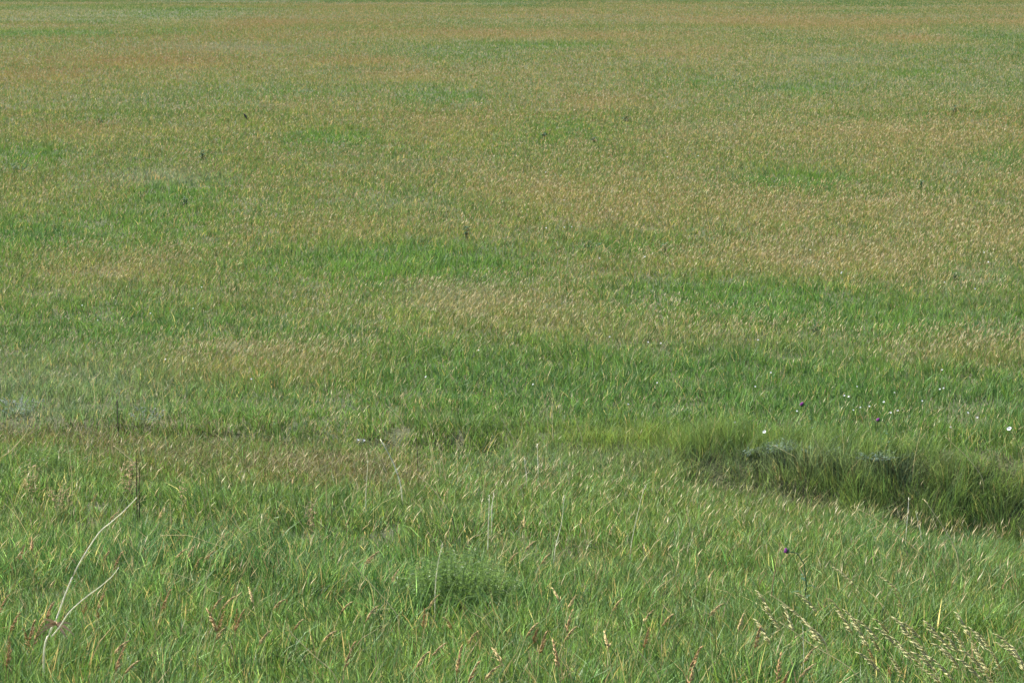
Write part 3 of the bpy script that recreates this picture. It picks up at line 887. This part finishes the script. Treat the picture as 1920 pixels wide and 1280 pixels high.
def leafy(name, px, py_base, w_px, h_px, nst, nleaf, leaf_l, leaf_w, mat, smat, label, cat, group, seed, spread=.8, h0=.05, tips=None):
    r = random.Random(seed)
    P = hit(px, py_base, h0)
    g = np.array([P[0], P[1] + .05, float(ground(P[0], P[1] + .05))])
    W, H = w_px * g[1] / FPX * .5, h_px * g[1] / FPX + h0
    o = empty(name, tuple(g))
    tag(o, label, cat, group)
    st, fo, fl = Shape(), Shape(), Shape()
    sc = g[1] / 60
    for k in range(nst):
        a = r.uniform(0, 2 * math.pi)
        q = r.random() ** .6
        top = np.array([math.cos(a) * q * W, math.sin(a) * q * W * spread, H * r.uniform(.7, 1.05) * (1 - .3 * q)])
        bas = np.array([top[0] * .2, top[1] * .2, 0])
        st.tube([bas, (bas + top) * .5 + np.array([0, 0, H * .06]), top], [.003 * sc, .0024 * sc, .0012 * sc], 4)
        for j in range(nleaf):
            t = r.uniform(.2, 1)
            c = bas + (top - bas) * t
            b = r.uniform(0, 2 * math.pi)
            fo.leaf(c, np.array([math.cos(b), math.sin(b), r.uniform(.2, 1.1)]), np.array([0, 0, 1.0]), leaf_l * r.uniform(.6, 1.2), leaf_w * r.uniform(.7, 1.2), .45, 3)
        if tips is not None:
            for j in range(7):
                c = top - (top - bas) * r.uniform(0, .25)
                e = np.array([r.gauss(0, 1), r.gauss(0, 1), r.gauss(.3, .6)]); e /= np.linalg.norm(e)
                fl.spindle(c, c + e * .022, .005, 4)
    st.build('stem', smat, o)
    if nleaf: fo.build('foliage', mat, o, False)
    if tips is not None: fl.build('seed_fluff', tips, o)
    return o

SG = 'silvery sage plants along the ditch'
leafy('sage_plant', 1467, 854, 94, 26, 34, 16, .055, .011, M_SAGE, M_SAGE, 'bluish silver sage clump, the bluest one, left end of the far ditch rim', 'plant', SG, 21)
leafy('sage_plant', 1410, 858, 81, 18, 22, 12, .05, .010, M_SAGE, M_SAGE, 'thin grey sage clump just left of the bluest sage clump', 'plant', SG, 22)
leafy('sage_plant', 1545, 860, 94, 20, 24, 14, .05, .010, M_SAGE, M_SAGE, 'grey green sage clump just right of the bluest sage clump', 'plant', SG, 23)
leafy('sage_plant', 1652, 866, 135, 22, 34, 14, .05, .010, M_SAGE, M_SAGE, 'wide loose grey sage clump, the right one on the far ditch rim', 'plant', SG, 24)
leafy('sage_plant', 40, 775, 148, 34, 26, 9, .05, .009, M_SAGE, M_SAGE, 'silvery weed with whitish seed fluff at the far left edge of the field', 'plant', SG, 25, tips=M_FLUFF)
leafy('sage_plant', 270, 795, 81, 36, 12, 8, .05, .009, M_SAGE, M_SAGE, 'silvery weed with whitish seed fluff in the rough strip above the dark stalk pair', 'plant', SG, 26, tips=M_FLUFF)
leafy('sage_plant', 677, 836, 29, 14, 6, 4, .04, .008, M_SAGE, M_SAGE, 'tiny white tufted weed in the olive strip behind the feathery bush', 'plant', SG, 27, tips=M_FLUFF)

DW = 'dry brown weeds at the left'
leafy('dry_weed', 240, 905, 42, 56, 16, 10, .055, .007, M_DRYWEED, M_DRYWEED, 'tall dry pinkish brown weed beside the dark stalk pair', 'weed', DW, 31, h0=.2)
leafy('dry_weed', 55, 905, 40, 60, 10, 8, .055, .007, M_DRYWEED, M_DRYWEED, 'tall dry brown weed at the far left behind the feathery plants', 'weed', DW, 32, h0=.2)
leafy('dry_weed', 115, 935, 60, 40, 14, 8, .055, .007, M_DRYWEED, M_DRYWEED, 'low dry grey brown weed left of the dark stalk pair', 'weed', DW, 33, h0=.2)
leafy('dry_weed', 585, 975, 30, 60, 7, 7, .055, .007, M_DRYWEED, M_DRYWEED, 'slender dry brown weed between the two feathery plants', 'weed', DW, 34, h0=.2)
leafy('dry_weed', 345, 935, 24, 50, 6, 7, .055, .007, M_DRYWEED, M_DRYWEED, 'slender dry weed above the slender pale green stalk', 'weed', DW, 35, h0=.2)

FG = 'dark leafy weeds scattered in the field'
FORBS = [(875, 434, 22, 16, 'dark green weed with spreading leaves in the tan grass near the middle of the field'),
         (1243, 463, 22, 18, 'dark green weed at the right end of the green patch right of centre'),
         (1110, 458, 40, 10, 'low dark weed in the green patch right of centre'),
         (1793, 514, 16, 11, 'small nearly black weed in the green grass toward the right edge'),
         (1788, 208, 18, 12, 'dark weed standing in tan grass far off at the right'),
         (380, 292, 8, 10, 'small dark weed far off in the left half above the pale grey patch'),
         (346, 375, 12, 8, 'tiny dark weed with a pale tip in the bright green patch at left'),
         (186, 227, 14, 7, 'blue green weed far off at left beside the tan patch'),
         (36, 313, 46, 16, 'broad blue green weed, the widest one, at the far left edge of the field'),
         (1730, 346, 16, 12, 'dark green weed in the tan grass right of the bright green patch at right'),
         (1020, 252, 14, 8, 'dark weed far off beside the yellow green spot near the middle'),
         (1118, 262, 20, 9, 'dark weed far off right of the yellow green spot near the middle'),
         (1175, 222, 22, 7, 'low bluish weed far off at the right end of the weedy green patch'),
         (1530, 609, 26, 14, 'dark green weed in the green strip below the bright green patch at right')]
for k, (px, py, w, hgt, lab) in enumerate(FORBS):
    D = hit(px, py, .2)[1]
    leafy('leafy_weed', px, py, w, hgt, 7, 9, .0032 * D ** .85, .0011 * D ** .85, M_FORB, M_FORB, lab, 'weed', FG, 50 + k, h0=.17)

# ------------------------------------------------------------------ thistles
def thistle(px, py, dia_px, label, seed, nod):
    r = random.Random(seed)
    P = hit(px, py, .46)
    D = P[1]
    R_ = dia_px * .5 * D / FPX
    gx_, gy_ = P[0] + .10, P[1] + .03
    gz_ = float(ground(gx_, gy_))
    base = np.array([gx_, gy_, gz_])
    o = empty('thistle', tuple(base))
    tag(o, label, 'thistle', 'purple thistles')
    head = P - base
    st = Shape()
    k1 = np.array([.02, 0, head[2] * .55]); k2 = np.array([.0, 0, head[2] * .98]); k3 = head + np.array([R_ * .9, 0, -R_ * .3])
    pts = [np.zeros(3), k1 * .5, k1, np.array([.005, 0, head[2] * .82]), k2 + np.array([-.035, 0, -.012]), k3]
    st.tube(pts, [.0042, .004, .0036, .0032, .003, .003], 6)
    st.build('stem', M_FORB, o)
    ax = np.array([-math.cos(nod), -.35, math.sin(nod)]); ax /= np.linalg.norm(ax)
    a1 = np.cross(ax, [0, 0, 1.0]); a1 /= np.linalg.norm(a1); a2 = np.cross(ax, a1)
    cup = Shape()
    rings = [(-1.0, .25), (-.75, .75), (-.35, 1.0), (.05, .85)]
    b0 = len(cup.v)
    for t, q in rings:
        for k in range(14):
            w = 2 * math.pi * k / 14
            cup.v.append(head + ax * t * R_ + (a1 * math.cos(w) + a2 * math.sin(w)) * R_ * q * (1.06 if k % 2 else .94))
    for j in range(len(rings) - 1):
        for k in range(14):
            cup.f.append((b0 + j * 14 + k, b0 + j * 14 + (k + 1) % 14, b0 + (j + 1) * 14 + (k + 1) % 14, b0 + (j + 1) * 14 + k))
    cup.f.append(tuple(b0 + k for k in range(14))[::-1])
    for k in range(22):
        w = r.uniform(0, 2 * math.pi); t = r.uniform(-.8, 0)
        e = a1 * math.cos(w) + a2 * math.sin(w)
        q = head + ax * t * R_ + e * R_ * .85
        cup.spindle(q, q + (e * .45 - ax * .1) * R_, R_ * .07, 3)
    cup.build('flower_base', M_FORB, o)
    fl = Shape()
    for k in range(110):
        w = r.uniform(0, 2 * math.pi); q = math.sqrt(r.random())
        e = (a1 * math.cos(w) + a2 * math.sin(w))
        fl.spindle(head + e * q * R_ * .6, head + ax * R_ * r.uniform(.75, 1.05) * (1 - .25 * q) + e * q * R_ * 1.15, R_ * .09, 4, .7)
    fl.build('flower', M_PURPLE, o)
    lf = Shape()
    for k in range(8):
        b = k * 2.4
        lf.leaf(np.array([.01, 0, head[2] * (.12 + .08 * k)]), np.array([math.cos(b), math.sin(b), .7]), np.array([0, 0, 1.0]), .15 - .012 * k, .028, .5, 4)
    lf.build('leaf', M_FORB, o, False)

thistle(1475, 1032, 10, 'nearest purple thistle flower nodding left above the near bank, right of a brown stalk', 61, .35)
thistle(1504, 758, 8, 'dark purple thistle in the green field above the bluest sage clump', 62, .9)
thistle(1647, 787, 7, 'small purple thistle on the far side of the ditch among white flowers', 63, .8)

# ------------------------------------------------------------------ white bindweed flowers
def flower_meshes(seed):
    r = random.Random(seed)
    bl = Shape()
    n, R1 = 15, .024
    ax = np.array([-.35, -.55, .75]); ax /= np.linalg.norm(ax)
    a1 = np.cross(ax, [0, 0, 1.0]); a1 /= np.linalg.norm(a1); a2 = np.cross(ax, a1)
    rings = [(-.034, .003), (-.012, .008), (-.002, .017), (.0, R1)]
    for t, q in rings:
        for k in range(n):
            w = 2 * math.pi * k / n
            qq = q * (1 + .07 * math.cos(5 * w))
            bl.v.append(ax * (t + (.003 * math.cos(5 * w) if q == R1 else 0)) + (a1 * math.cos(w) + a2 * math.sin(w)) * qq)
    for j in range(3):
        for k in range(n):
            bl.f.append((j * n + k, j * n + (k + 1) % n, (j + 1) * n + (k + 1) % n, (j + 1) * n + k))
    bl.f.append(tuple(range(n))[::-1])
    st = Shape()
    a = ax * -.034
    st.tube([a, a + np.array([.02, .02, -.06]), a + np.array([.03, .04, -.17]), np.array([.02, .03, -.36])], [.0014, .0013, .0013, .0015], 4)
    for k in range(4):
        b = k * 1.9
        st.leaf(np.array([.03, .04, -.1 - .05 * k]), np.array([math.cos(b), math.sin(b), .3]), np.array([0, 0, 1.0]), .035, .022, .3, 3)
    return bl.mesh('blossom', M_PETAL), st.mesh('stem', M_GREENSTEM)

BM, SM = flower_meshes(9)
def flowers(spots, label, h=.26, size=.5):
    r = random.Random(len(spots) * 7)
    for px, py in spots:
        P = hit(px, py, h)
        o = empty('bindweed_flower', tuple(P), r.gauss(0, .6))
        k = size * r.uniform(.8, 1.1) * max(1.0, (P[1] / 48) ** .6)
        o.scale = (k, k, k)
        tag(o, label, 'flower', 'white flowers dotted over the meadow')
        link_mesh('blossom', BM, o)
        link_mesh('stem', SM, o)

flowers([(1892, 803)], 'largest white flower, at the right edge above the dark ditch', .34, 1.15)
flowers([(1433, 809)], 'lone white flower just above the left end of the silver sage', .34, .9)
flowers([(1445, 698), (1416, 724), (1421, 637)], 'small white flower in the green field above the left end of the sage')
flowers([(1591, 743), (1583, 741), (1600, 768), (1613, 763), (1630, 761), (1670, 773), (1683, 769), (1607, 724), (1657, 753)],
        'small white flower of the cluster in the dark green strip around the small purple thistle')
flowers([(1729, 751), (1762, 729), (1769, 727), (1677, 735), (1766, 693), (1832, 782), (1782, 800), (1815, 773)],
        'small white flower in the green strip between thistle cluster and right edge')
flowers([(1494, 770), (1378, 791)], 'small white flower on the green field below left of the dark purple thistle')
flowers([(897, 656), (798, 706), (999, 720), (1178, 757), (1232, 717)], 'small white flower in the deep green strip across the middle')
flowers([(1143, 631), (1215, 641), (1239, 643)], 'small white flower at the lower edge of the tan grass right of centre')
flowers([(672, 824), (683, 825)], 'white flower on the olive strip behind the feathery bush',   .30, .42)
flowers([(183, 600), (282, 587), (362, 578), (310, 673), (471, 710), (154, 572), (378, 538)], 'small white flower in the green left side of the field')
flowers([(966, 334), (1023, 323), (1052, 329), (1057, 375), (1072, 425), (1058, 426), (1024, 427), (1124, 484), (1209, 481)],
        'tiny white flower in the far tan grass around the middle', .36)
flowers([(1309, 292), (1378, 233), (1251, 294), (903, 193)], 'tiny white flower very far off in the upper field', .36)
flowers([(1578, 510), (1577, 512), (1519, 468), (1552, 474), (1845, 473), (1853, 491), (1771, 529), (1828, 541)],
        'tiny white flower in the tan grass of the right half above the bright green patch', .36)

# ------------------------------------------------------------------ the small black bird perched far off
def bird(px, py):
    P = hit(px, py, .62)
    g = np.array([P[0], P[1], float(ground(P[0], P[1]))])
    wp = empty('perch_weed', tuple(g))
    tag(wp, 'tall dry weed stalk under the small black bird', 'weed')
    hgt = P[2] - g[2] - .07
    Shape().tube([np.zeros(3), np.array([.02, 0, hgt * .5]), np.array([0, 0, hgt])], [.006, .005, .004], 5).build('stem', M_BROWNSTEM, wp)
    lf = Shape()
    for k in range(7):
        b = k * 2.1
        lf.leaf(np.array([.01, 0, hgt * (.2 + .1 * k)]), np.array([math.cos(b), math.sin(b), .6]), np.array([0, 0, 1.0]), .09, .02, .4, 3)
    lf.build('foliage', M_FORB, wp, False)
    o = empty('bird', (g[0], g[1], g[2] + hgt))
    tag(o, 'small black bird perched above the grass far off in the upper left', 'bird')
    # one continuous body from tail tip to beak root, upright pose looking left
    spine = [(.075, -.075, .006, .012), (.060, -.045, .008, .016), (.040, -.010, .013, .020), (.026, .020, .030, .030), (.010, .050, .038, .036), (-.008, .080, .034, .032),
             (-.020, .100, .024, .023), (-.030, .116, .024, .022), (-.042, .124, .019, .018), (-.053, .124, .008, .008)]
    b = Shape()
    n = 10
    for i, (x, z, rx, ry) in enumerate(spine):
        a = spine[max(i - 1, 0)]; c = spine[min(i + 1, len(spine) - 1)]
        t = np.array([c[0] - a[0], 0, c[1] - a[1]]); t /= np.linalg.norm(t)
        nn = np.array([-t[2], 0, t[0]])
        for k in range(n):
            w = 2 * math.pi * k / n
            b.v.append(np.array([x, 0, z + .03]) + nn * rx * math.cos(w) + np.array([0, 1.0, 0]) * ry * math.sin(w))
    for i in range(len(spine) - 1):
        for k in range(n):
            b.f.append((i * n + k, i * n + (k + 1) % n, (i + 1) * n + (k + 1) % n, (i + 1) * n + k))
    b.f.append(tuple(range(n))[::-1]); b.f.append(tuple((len(spine) - 1) * n + k for k in range(n)))
    b.build('body', M_BLACKFEATHER, o)
    Shape().spindle(np.array([-.050, 0, .154]), np.array([-.082, 0, .148]), .006, 5, .2).build('beak', M_BEAK, o)
    for sg in (-1, 1):
        wg = Shape()
        for j in range(5):
            wg.leaf(np.array([-.004 + .008 * j, sg * .034, .095 - .012 * j]), np.array([.55, sg * .02, -.85]), np.array([0, sg, 0.0]), .10 - .008 * j, .026, 0.0, 4)
        wg.build('wing', M_BLACKFEATHER, o)
        lg = Shape()
        lg.tube([np.array([.012, sg * .012, .04]), np.array([.004, sg * .010, .018]), np.array([.0, sg * .005, .0])], [.003, .002, .002], 5)
        for j in (-1, 0, 1):
            lg.tube([np.array([0, sg * .005, .001]), np.array([-.012, sg * .005 + .006 * j, -.003])], [.0018, .001], 4)
        lg.build('leg', M_BEAK, o)
bird(460, 219)
